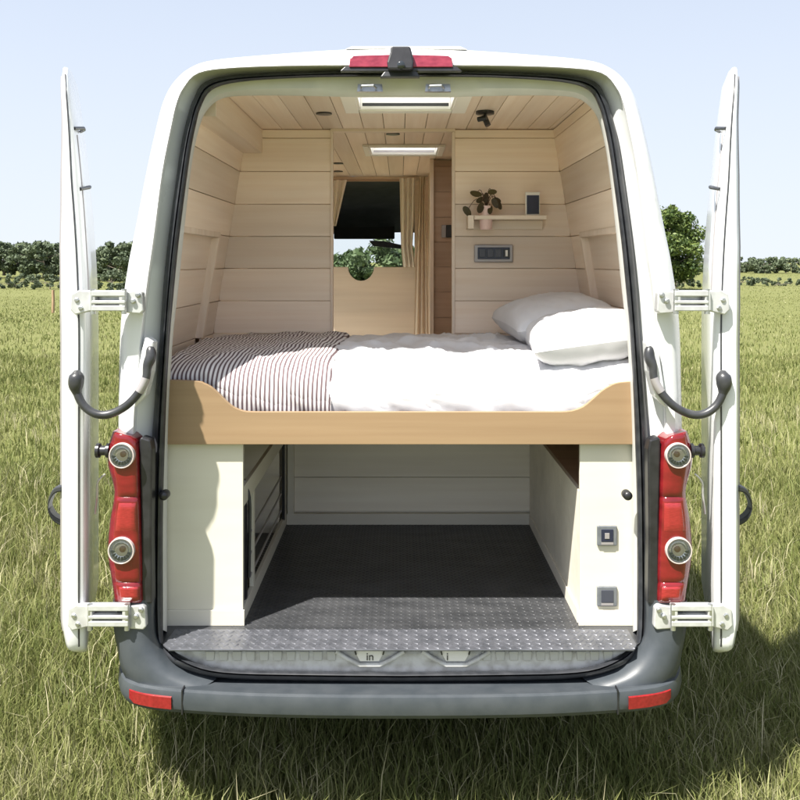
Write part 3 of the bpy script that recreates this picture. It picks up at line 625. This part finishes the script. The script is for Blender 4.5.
# ceiling boards run lengthwise, split round the roof lights
m = MB(); ed = [.023+.1*k for k in range(-8, 9)]
for a, b in zip(ed, ed[1:]):
    a2, b2 = max(a,-.755)+.0013, min(b,.755)-.0013
    if b2-a2 < .01: continue
    segs = [(3.19,3.35),(3.66,4.83),(5.19,6.6)] if (a > -.18 and b < .224) else [(3.19,6.6)]
    for y0, y1 in segs: m.box(a2, b2, y0, y1, 2.6, 2.612)
obj('ceiling_boards', m, 'planky', van, bevel=.001, bseg=1)
m = MB(); m.box(-.735,-.180,3.20,6.6,2.6125,2.622); m.box(.226,.735,3.20,6.6,2.6125,2.622)
for y0,y1 in ((3.20,3.347),(3.663,4.827),(5.193,6.6)): m.box(-.180,.226,y0,y1,2.6125,2.622)
obj('ceiling_backing', m, 'dark', van)
for (y0, y1), ww in zip(HY, (.055,.03)):
    e = empty('roof_light', (.023,(y0+y1)/2,2.58), van); xa, xb = -.177, .223
    m = MB(); m.box(xa,xa+.012,y0,y1,2.59,2.70); m.box(xb-.012,xb,y0,y1,2.59,2.70); m.box(xa+.013,xb-.013,y0,y0+.012,2.59,2.70); m.box(xa+.013,xb-.013,y1-.012,y1,2.59,2.70); obj('light_shaft', m, 'white', e)
    m = MB(); m.box(xa-ww,xa+.004,y0-ww,y1+ww,2.584,2.5985); m.box(xb-.004,xb+ww,y0-ww,y1+ww,2.584,2.5985); m.box(xa+.005,xb-.005,y0-ww,y0+.004,2.584,2.5985); m.box(xa+.005,xb-.005,y1-.004,y1+ww,2.584,2.5985); obj('ceiling_frame', m, 'white', e, bevel=.003)
    m = MB(); m.box(xa+.013,xb-.013,y0+.013,y1-.013,2.672,2.676); obj('opal_panel', m, 'opal', e)
    m = MB(); m.box(xa+.02,xb-.02,y1-.040,y1-.030,2.60,2.612); obj('blind_bar', m, 'dark' if ww > .04 else 'silver', e)
# boxed-in cable duct along the left of the ceiling
m = MB(); m.box(-.79,-.672,3.18,4.246,2.482,2.597); obj('cable_duct', m, 'planky', van, bevel=.002)
# ceiling fittings
def disc(name, c, r, h, mat, par=van): m = MB(); m.lathe(c, [(r,0),(r,-h),(r*.8,-h*1.2),(r*.1,-h*1.2)], 'z', 20); return obj(name, m, mat, par, smooth=40)
for px, py in ((324,113), (393,133.5)): disc('downlight', P(px, py, .65*F/(HZ-py)-.0)+Vector((0,0,-.001)), .035, .005, 'black')
for px, py in ((338,163), (338,171)): disc('downlight', Vector((P(px,py,.65*F/(HZ-py)).x, .65*F/(HZ-py), 2.599)), .035, .005, 'black')
e = empty('reading_spotlight', tuple(P(485,118,3.75)), van); c = P(485,104,3.75); c.z = 2.599
disc('mount', c, .040, .012, 'black', e)
m = MB(); m.tube([c, c+Vector((0,0,-.03))], .007, 8); m.tube([c+Vector((-.03,0,-.035)), c+Vector((.005,-.02,-.03))], .011, 10); m.tube([c+Vector((.0,0,-.03)), c+Vector((.012,-.01,-.062))], .013, 10); obj('lamp_head', m, 'black', e, smooth=40)
# ---- kitchen space beyond the doorway
m = MB(); YP = 6.6
zt, zb = H+(HZ-180)*YP/F, H-(267-HZ)*YP/F
arc = []; ca = P(361, 267, YP)
for k in range(0, 13): q = math.pi+k*math.pi/12; arc.append(Vector((ca.x+.098*math.cos(q), YP, zb+.105*math.sin(q))))
poly = [Vector((-.95,YP,.68)), Vector((-.95,YP,zb))]+arc+[Vector((.228,YP,zb)), Vector((.228,YP,.68))]
m.prism(poly, (0,.02,0)); obj('partition_panel', m, 'panelbrown', van, bevel=.003)
m = MB(); m.box(-.8,.228,YP-.004,YP+.02,zt,2.598); m.box(-.8,-.53,YP,YP+.02,zb+.002,zt-.002); m.box(.11,.228,YP,YP+.02,zb+.002,zt-.002); obj('partition_header', m, 'plankx', van, bevel=.001)
m = MB(); m.box(-.53,.11,YP-.012,YP-.005,zt-.012,zt+.004); obj('curtain_rail', m, 'brown', van)
m = MB(); m.box(.188,.212,5.46,5.52,.68,2.597); obj('wardrobe_trim', m, 'plankz', van, bevel=.002)
m = MB()
for z1, z0 in zip(GZ, GZ[1:]): m.box(.213,.80 if z1>2.2 else .88,5.5,5.512,z0+gp,z1-gp)
m.box(.213,.78,5.5125,5.53,.68,2.597); obj('wardrobe_wall', m, 'brown', van)
m = MB(); m.box(.213,.225,5.53,6.599,.68,2.597); obj('wardrobe_side', m, 'plankz', van)
m = MB(); a, b = P(441.5,225,5.49), P(454,237.5,5.49); m.box(a.x+.03,b.x,5.485,5.4985,b.z,a.z); sw = obj('light_switch', m, 'black', van, bevel=.002)
m = MB(); m.box(a.x,a.x+.028,5.488,5.4985,b.z,a.z); obj('switch_cover', m, 'silver', sw, bevel=.002)
# cab lining, visor and mirror, dashboard
m = MB(); rows = []
for y, z, wd in ((6.64,2.56,.74),(7.3,2.52,.73),(7.9,2.42,.72),(8.25,2.22,.72)): rows.append([Vector((-wd-.06,y,z-.35)),Vector((-wd,y,z-.06)),Vector((-wd+.1,y,z)),Vector((0,y,z+.01)),Vector((wd-.1,y,z)),Vector((wd,y,z-.06)),Vector((wd+.06,y,z-.35))])
m.loft(rows); obj('cab_headliner', m, 'headliner', van, smooth=40)
m = MB(); m.box(-.62,-.05,8.16,8.18,2.165,2.29); obj('sun_visor', m, 'dark', van, bevel=.01)
m = MB(); a = P(371,241,8.2); b = P(401,247,8.2); m.prism([P(369,240.5,8.2),P(384,241,8.2),P(402,245,8.2),P(402,249,8.2),P(386,247.5,8.2),P(373,246,8.2)], (0,.03,0)); obj('mirror', m, 'black', van, bevel=.006)
m = MB(); m.prism([(-.86,8.35,.9),(-.86,8.35,1.22),(-.86,8.6,1.32),(-.86,8.98,1.26),(-.86,8.98,.9)], (1.72,0,0)); obj('dashboard', m, 'dark', van, bevel=.02)

# ---- bed platform, cabinets and under-bed store
YB = 3.03
bt = [(166,380),(196,381),(204,383.5),(211,387),(219,394),(227,402),(234,407.5),(243,411),(250,411.8),(262,412),(300,412),(400,412),(500,412),(548,412),(560,412),(572,411),(583,407),(592,400),(602,391),(612,385),(620,382.5),(634,381.5)]
bt = [(p.x,p.y) for p in cr([(x,y,0) for x,y in bt], 2)]
m = MB(); m.prism([P(x,y,YB) for x,y in bt]+[P(634,444.5,YB),P(166,444.5,YB)], (0,.018,0)); board = obj('bed_board', m, 'bedwood', van, bevel=.0015)
m = MB(); m.box(-.90,.90,YB+.0185,4.245,1.318,1.338); obj('bed_base', m, 'brown', van)
YC = 3.06
def cab(s, xin, label=None):
    m = MB(); xo = .905*s; m.box(*sorted((xin,xo)), YC, YC+.018, FZ, 1.315); m.box(*sorted((xin-.006*s,xo)), YC-.008, YC-.0005, FZ, FZ+.055)
    return obj('cabinet_front', m, 'cream', van, bevel=.0015)
cl = cab(-1, -.552); crr = cab(1, .633)
m = MB(); m.box(.633,.648,YC+.0185,4.245,FZ,1.14); m.box(.627,.6325,YC+.0185,4.245,FZ,FZ+.05); obj('cabinet_side', m, 'creamwall', van, bevel=.001)
m = MB(); m.box(.60,.632,4.15,4.235,1.14,1.315); obj('side_upright', m, 'creamwall', van)
m = MB(); m.box(.648,.90,YC+.0185,4.245,1.125,1.139); obj('cabinet_top', m, 'brown', van)
# open left side: rails, uprights, shelf rods
m = MB(); m.box(-.567,-.552,YC+.0185,4.245,1.085,1.155); m.box(-.567,-.552,YC+.0185,4.245,FZ,FZ+.055); m.box(-.567,-.552,4.19,4.245,FZ+.056,1.084)
m.box(-.567,-.552,3.275,3.31,FZ+.056,1.084); obj('side_rails', m, 'cream', van, bevel=.001)
m = MB(); m.box(-.90,-.57,4.10,4.115,FZ,1.3); m.box(-.88,-.865,YC+.02,4.10,FZ,1.3); obj('locker_lining', m, 'creamwall', van)
m = MB(); m.box(-.560,-.548,4.13,4.155,FZ+.05,1.315); obj('black_upright', m, 'black', van)
for x, z in ((-.56,.78),(-.56,.86),(-.56,.94),(-.70,.80),(-.70,.90)): m = MB(); m.tube([(x,3.24,z),(x,4.09,z)], .005, 8); obj('shelf_rod', m, 'silver', van, smooth=50)
m = MB()
for z1, z0 in ((1.33,1.10),(1.097,.90),(.897,.735)): m.box(-.95,.95,4.25,4.262,z0,z1)
m.box(-.9,.9,4.2625,4.28,FZ,1.33); obj('store_back_wall', m, 'creamwall', van, bevel=.001)
m = MB(); m.box(-.551,.632,4.225,4.2495,FZ,.727); obj('skirting', m, 'cream', van, bevel=.002)
m = MB(); m.box(-.545,-.515,4.215,4.2495,.728,1.315); obj('corner_batten', m, 'cream', van, bevel=.002)
# sockets on the right cabinet
for py, lb in ((535,'upper'), (595.5,'lower')):
    a, b = P(596.5,py-10,YC), P(616.5,py+10,YC)
    m = MB(); m.box(a.x,b.x,YC-.011,YC-.0005,b.z,a.z); sk = obj('socket_plate', m, 'switchgrey', van, bevel=.004, bseg=3)
    tag(sk, '%s grey socket on the right cream cabinet' % lb)
    m = MB(); m.box(a.x+.014,b.x-.014,YC-.0135,YC-.0112,b.z+.016,a.z-.012); obj('socket_face', m, 'navy' if lb == 'upper' else 'bluegrey', sk, bevel=.001)
    if lb == 'upper':
        m = MB(); m.box(a.x+.026,b.x-.028,YC-.0155,YC-.0136,b.z+.026,a.z-.024); obj('socket_insert', m, 'silver', sk, bevel=.001)
    m = MB(); m.box(a.x+.014,b.x-.014,YC-.0135,YC-.0112,b.z+.005,b.z+.013); obj('socket_lip', m, 'silver', sk)

# ---- shelf, control panel on the bulkhead
sh = empty('wall_shelf', tuple(P(504,229,4.2)), van)
m = MB(); a, b = P(474,215.5,4.15), P(546,219.5,4.15); m.box(a.x,b.x,4.13,4.249,b.z,a.z); obj('shelf_board', m, 'panelbrown', sh, bevel=.002)
m = MB(); a2, b2 = P(474,220,4.24), P(546,229.5,4.24); m.box(a.x+.002,b.x-.002,4.232,4.2485,b2.z,b.z-.0008); obj('shelf_back', m, 'panelbrown', sh, bevel=.002)
m = MB(); m.box(a.x-.03,a.x-.002,4.13,4.249,b2.z,a.z); obj('shelf_end', m, 'panelbrown', sh, bevel=.002)
cp = empty('control_panel', tuple(P(493,262,4.24)), van)
a, b = P(474,244.5,4.245), P(513,262.5,4.245); m = MB(); m.box(a.x,b.x,4.235,4.2495,b.z,a.z); obj('panel_frame', m, 'silver', cp, bevel=.010, bseg=4)
m = MB(); m.box(a.x+.017,b.x-.017,4.231,4.2345,b.z+.016,a.z-.014); obj('panel_face', m, 'navy', cp, bevel=.002)
for k in range(4):
    x0 = a.x+.024+k*.039; m = MB(); m.box(x0,x0+.030,4.227,4.2305,b.z+.026,a.z-.023); obj('switch', m, 'bluegrey' if k < 3 else 'black', cp, bevel=.002)
m = MB(); x0 = a.x+.024+3*.039+.010; m.box(x0,x0+.011,4.2235,4.2265,b.z+.030,a.z-.028); obj('switch_key', m, 'white', cp)

# ---- wheels
for s in (-1, 1):
    for y in (4.05, 8.45):
        e = empty('wheel', (s*.83,y,.0), van); c = (s*.83,y,.34)
        m = MB(); m.lathe(c, [(.21,-.10),(.30,-.11),(.335,-.09),(.34,0),(.335,.09),(.30,.11),(.21,.10)], 'x', 32); obj('tyre', m, 'wheelrubber', e, smooth=40)
        m = MB(); m.lathe(c, [(.205,-.112),(.19,-.07),(.06,-.06),(.03,0),(.06,.06),(.19,.07),(.205,.112)], 'x', 24); obj('rim', m, 'steel', e, smooth=40)
m = MB(); m.box(-.72,.72,3.0,8.3,.50,.62); obj('underbody', m, 'dark', van)

# ================================================================== LOOSE THINGS INSIDE
def cloth(name, x0, x1, ztop, nx, ny, seed, skirt, mat, y0=3.052, y1=4.235, amp=.010, zcap=None, thick=.02):
    """bedding sheet: rounded down over the front edge, wrinkled"""
    rows = []
    for j in range(ny+1):
        v = j/ny; row = []
        for i in range(nx+1):
            u = i/nx; x = x0+(x1-x0)*u
            e = min(1, v/.16); prof_ = math.sin(e*math.pi/2)**.8          # front roll
            fy = y0+(y1-y0)*(v if v > .16 else .16*(1-math.cos(e*math.pi/2))**1.0)
            zf = skirt(x); z = zf+(ztop(x, fy)-zf)*prof_
            fy += .055*max(0, 1-e/.5)**1.4
            wr = abs(fbm(x*4+seed, fy*3, seed))*.8+.45*fbm(x*11+seed, fy*7+z*6, seed*2)+.7*(1-min(1,6*abs(noise.noise(Vector((x*3.2+fy*1.5+seed, fy*2.4-x, seed*3))))))**2
            z += amp*wr*(1.0 if v > .05 else .3)
            yo = (1-v)**3*((.004+.014*abs(fbm(x*5+seed+z*3, z*5, 3)))+.010*(1-min(1,5*abs(noise.noise(Vector((x*5+z*7+seed, z*3-x*2, 9)))))))
            for a in (u, 1-u):
                if a < .04: z -= .014*(1-a/.04)**2
            row.append(Vector((x, max(fy+yo, 3.0495), z)))
        rows.append(row)
    m = MB(); m.loft(rows)
    low = [[Vector((p.x, p.y+(.012 if j == 0 else 0), p.z-thick)) for p in r] for j, r in enumerate(rows)]
    n_ = len(m.v); m.loft(low[::-1]); m.loft([low[0], rows[0]]); m.loft([rows[-1], low[-1]])
    m.loft([[r[0] for r in rows], [r[0] for r in low]]); m.loft([[r[-1] for r in low], [r[-1] for r in rows]])
    return obj(name, m, mat, smooth=70)
def board_z(x):
    px = CX+x*F/YB; py = ip(px, bt); return H-(py-HZ)*YB/F
top_m = lambda x, y: 1.575
m = MB(); m.box(-.88,.88,3.125,4.235,1.339,1.49)
tag(obj('mattress', m, 'cotton', bevel=.03, bseg=4), 'white mattress hidden under the duvet on the wooden bed platform', 'mattress')
dv = cloth('duvet', -.262, .885, lambda x, y: 1.578+.022*math.sin((y-3.05)*2.2)-.03*max(0,(3.35-y))-.02*max(0,x-.3), 170, 90, 3.1, lambda x: board_z(x)-.055, 'cotton', amp=.026)
tag(dv, 'plain white duvet spread over the right two thirds of the bed', 'duvet')
th = cloth('throw', -.885, -.245, lambda x, y: 1.592+.022*math.sin((y-3.05)*2.2)-.035*max(0,(3.35-y))-.05*max(0,-x-.55), 110, 90, 8.7, lambda x: board_z(x)-.045, 'stripes', amp=.012, y0=3.0505)
tag(th, 'maroon and white striped throw over the left end of the bed', 'throw')
def pillow(name, c, size, rx, ry, rz, seed):
    import mathutils
    R = mathutils.Euler((rx,ry,rz)).to_matrix(); a, b, h = size; nU, nV = 48, 40; m = MB()
    def pt(u, v, sg):
        r = max(abs(u), abs(v)); k = (1-abs(u)**2.6)*(1-abs(v)**2.6); z = sg*h*(max(k,0)**.42)
        z += .009*fbm(u*3+seed, v*3, sg)*(1 if r < .97 else 0); pin = 1-.06*(1-abs(v)**2)*abs(u)**3; pin2 = 1-.06*(1-abs(u)**2)*abs(v)**3
        return Vector(c)+R@Vector((u*a*pin*(1+.0), v*b*pin2, z))
    for sg in (1, -1): m.loft([[pt(-1+2*i/nU, -1+2*j/nV, sg) for i in range(nU+1)] for j in range(nV+1)])
    # weld handled by coincident rims
    return obj(name, m, 'cotton', smooth=80)
pb = pillow('pillow', (.675,3.82,1.705), (.225,.30,.10), math.radians(2), math.radians(-7), math.radians(4), 1.3)
tag(pb, 'white pillow at the back right of the bed, behind the other pillow', 'pillow', 'pillows on the bed')
pf_ = pillow('pillow', (.715,3.36,1.665), (.225,.235,.098), math.radians(3), math.radians(-8), math.radians(-3), 5.3)
tag(pf_, 'white pillow at the front right of the bed, nearest the door opening', 'pillow', 'pillows on the bed')

# plant in its ring pot
c = P(486,230,4.165); pt = empty('potted_plant', tuple(c)); tag(pt, 'small dark leaved plant in a pink pot at the left end of the wall shelf', 'potted plant')
m = MB(); hh = (230-206)*4.165/F
m.lathe(c, [(.020,0),(.028,.002),(.031,.03),(.033,hh-.012),(.034,hh),(.030,hh),(.029,hh-.01)], 'z', 24); obj('pot', m, 'pot', pt, smooth=50)
m = MB(); st_ = MB(); tipz = c.z+hh
for (px, py, r, a) in ((467,211,5,-.9),(476,194,5,2.9),(480,200,4,.5),(480.5,208,5,1.2),(492,192,4,.1),(495,203,4.5,-1.0),(499,205,4,-1.2),(490,210,4,1.4),(486,198,4.5,1.4),(497,200,3.5,-.4)):
    p = P(px,py,4.13+.05*random.random()); R = r*4.165/F*1.25; u = Vector((math.cos(a),.3,math.sin(a))).normalized(); v = Vector((-math.sin(a),random.uniform(-.5,.5),math.cos(a))).normalized(); nn = u.cross(v)
    ring_ = [p+u*R*math.cos(q)+v*R*.55*math.sin(q)+nn*.15*R*math.cos(q)**2 for q in [2*math.pi*k/12 for k in range(12)]]
    m.prism(ring_, nn*.0012); st_.tube(cr([c+Vector((0,0,hh-.01)), (c+p)/2+Vector((0,0,hh*.9)), p], 4), .0018, 5)
obj('leaves', m, 'leafdark', pt, smooth=60); obj('stems', st_, 'stem', pt)
m = MB(); m.lathe(c+Vector((0,0,hh-.011)), [(.028,0),(.027,.004),(.002,.006)], 'z', 18); obj('soil', m, 'potwhite', pt)
# little framed black tablet on the shelf
a, b = P(525.5,192,4.17), P(540,215.3,4.17); dv_ = empty('tablet_frame', ((a.x+b.x)/2,4.18,b.z)); tag(dv_, 'small upright black screen in a pale frame on the right end of the wall shelf', 'picture frame')
m = MB(); m.box(a.x,b.x,4.17,4.182,b.z,a.z); obj('frame', m, 'white', dv_, bevel=.003); m = MB(); m.box(a.x+.006,b.x-.005,4.166,4.1695,b.z+.006,a.z-.016); obj('screen', m, 'navy', dv_)
# curtains at the partition opening
def curtain(name, top, bot, Y, mat, folds=4, mids=None, dep=.02):
    rows = []
    for j in range(21):
        v = j/20; l = ip(v, [(0,top[0]),(1,bot[0])]) if mids is None else ip(v, [(t,q[0]) for t,q in mids]); r = ip(v, [(0,top[1]),(1,bot[1])]) if mids is None else ip(v, [(t,q[1]) for t,q in mids]); y = top[2]+(bot[2]-top[2])*v
        rows.append([P(l+(r-l)*i/32, y, Y)+Vector((0,dep*math.sin(i/32*folds*2*math.pi+v*.7),0)) for i in range(33)])
    m = MB(); m.loft(rows); m.loft([[p+Vector((0,.003,0)) for p in r] for r in rows][::-1]); return obj(name, m, mat, smooth=80)
G_ = 'curtains at the partition opening'
tag(curtain('curtain', (333,347,180), (333,336,226), 6.50, 'curtain', 2), 'pale curtain drawn to the left side of the partition opening', 'curtain', G_)
tag(curtain('curtain', (400,415,178), (402,418,267), 6.50, 'curtain', 3, mids=[(0,(399.5,415)),(.5,(400.5,414)),(.75,(401,412.5)),(1,(403,415.5))]), 'pale grey curtain hanging on the right side of the partition opening', 'curtain', G_)
tag(curtain('curtain', (415,425,177), (414,428,336), 6.40, 'drape', 3, mids=[(0,(419,426)),(.14,(419,424.5)),(.5,(416,427)),(1,(414,428.5))], dep=.015), 'long beige drape hanging to the floor beside the brown wall', 'curtain', G_)
# black bottle-shaped extinguisher standing in the left locker
c = Vector((-.60,3.165,FZ+.03)); ex = empty('fire_extinguisher', tuple(c)); tag(ex, 'black fire extinguisher standing in the open left locker under the bed', 'fire extinguisher')
m = MB(); m.lathe(c, [(.04,.0),(.045,.01),(.045,.36),(.036,.39),(.018,.41)], 'z', 24); obj('bottle', m, 'black', ex, smooth=40)
m = MB(); m.lathe(c+Vector((0,0,.41)), [(.016,0),(.016,.03),(.012,.035)], 'z', 14); m.box(c.x-.015,c.x+.04,c.y-.012,c.y+.012,c.z+.442,c.z+.456); obj('valve', m, 'steel', ex, bevel=.002)
m = MB(); m.tube(cr([c+Vector((.03,0,.435)), c+Vector((.052,0,.39)), c+Vector((.052,0,.2)), c+Vector((.05,0,.1))], 4), .006, 8); obj('hose', m, 'rubber', ex, smooth=50)

# ================================================================== LIGHT, SKY, CAMERA
sc = bpy.context.scene
wd = bpy.data.worlds.new('World'); sc.world = wd; wd.use_nodes = True; nt = wd.node_tree; bg = nt.nodes['Background']
d = Vector((.92, 1, -2.3)).normalized(); sv = -d
el = math.asin(sv.z); az = math.atan2(sv.x, sv.y)
sky = nt.nodes.new('ShaderNodeTexSky'); sky.sky_type = 'NISHITA'; sky.sun_disc = False; sky.sun_elevation = el; sky.sun_rotation = az
sky.air_density = 1.0; sky.dust_density = 1.5; sky.ozone_density = 1.2; sky.altitude = 50
tc = nt.nodes.new('ShaderNodeTexCoord'); mpv = nt.nodes.new('ShaderNodeVectorMath'); mpv.operation = 'ADD'; mpv.inputs[1].default_value = (0,0,.16)
nv = nt.nodes.new('ShaderNodeVectorMath'); nv.operation = 'NORMALIZE'; nt.links.new(tc.outputs['Generated'], mpv.inputs[0]); nt.links.new(mpv.outputs[0], nv.inputs[0]); nt.links.new(nv.outputs[0], sky.inputs[0])
hz = nt.nodes.new('ShaderNodeMix'); hz.data_type = 'RGBA'; hz.inputs['B'].default_value = (3.55,3.75,4.05,1)   # thin bright summer haze over the blue
sxy = nt.nodes.new('ShaderNodeSeparateXYZ'); nt.links.new(tc.outputs['Generated'], sxy.inputs[0]); fr_ = nt.nodes.new('ShaderNodeMapRange')
fr_.inputs['From Min'].default_value = 0; fr_.inputs['From Max'].default_value = .32; fr_.inputs['To Min'].default_value = .95; fr_.inputs['To Max'].default_value = .62; nt.links.new(sxy.outputs['Z'], fr_.inputs[0]); nt.links.new(fr_.outputs[0], hz.inputs['Factor'])
nt.links.new(sky.outputs[0], hz.inputs['A']); nt.links.new(hz.outputs['Result'], bg.inputs[0]); bg.inputs[1].default_value = .10
ld = bpy.data.lights.new('sun', 'SUN'); ld.energy = 4.8; ld.angle = math.radians(1.0); ld.color = (1,.955,.88)
lo = bpy.data.objects.new('sun', ld); COL.objects.link(lo); lo.rotation_euler = d.to_track_quat('-Z', 'Y').to_euler(); lo.location = (-3,-6,12)
cd = bpy.data.cameras.new('camera'); cam = bpy.data.objects.new('camera', cd); COL.objects.link(cam)
cam.location = (0,0,H); cam.rotation_euler = (math.pi/2,0,0); cd.sensor_width = 36; cd.lens = 36*F/800; cd.shift_y = -(400-HZ)/800; cd.clip_end = 6000; cd.clip_start = .05
sc.camera = cam
sc.view_settings.view_transform = 'Standard'; sc.view_settings.look = 'None'; sc.view_settings.exposure = 1.34; sc.view_settings.gamma = 1; sc.view_settings.use_curve_mapping = False
sc.render.engine = 'CYCLES'; sc.cycles.use_denoising = True; sc.cycles.max_bounces = 12; sc.cycles.diffuse_bounces = 8; sc.cycles.transparent_max_bounces = 12; sc.cycles.sample_clamp_indirect = 8
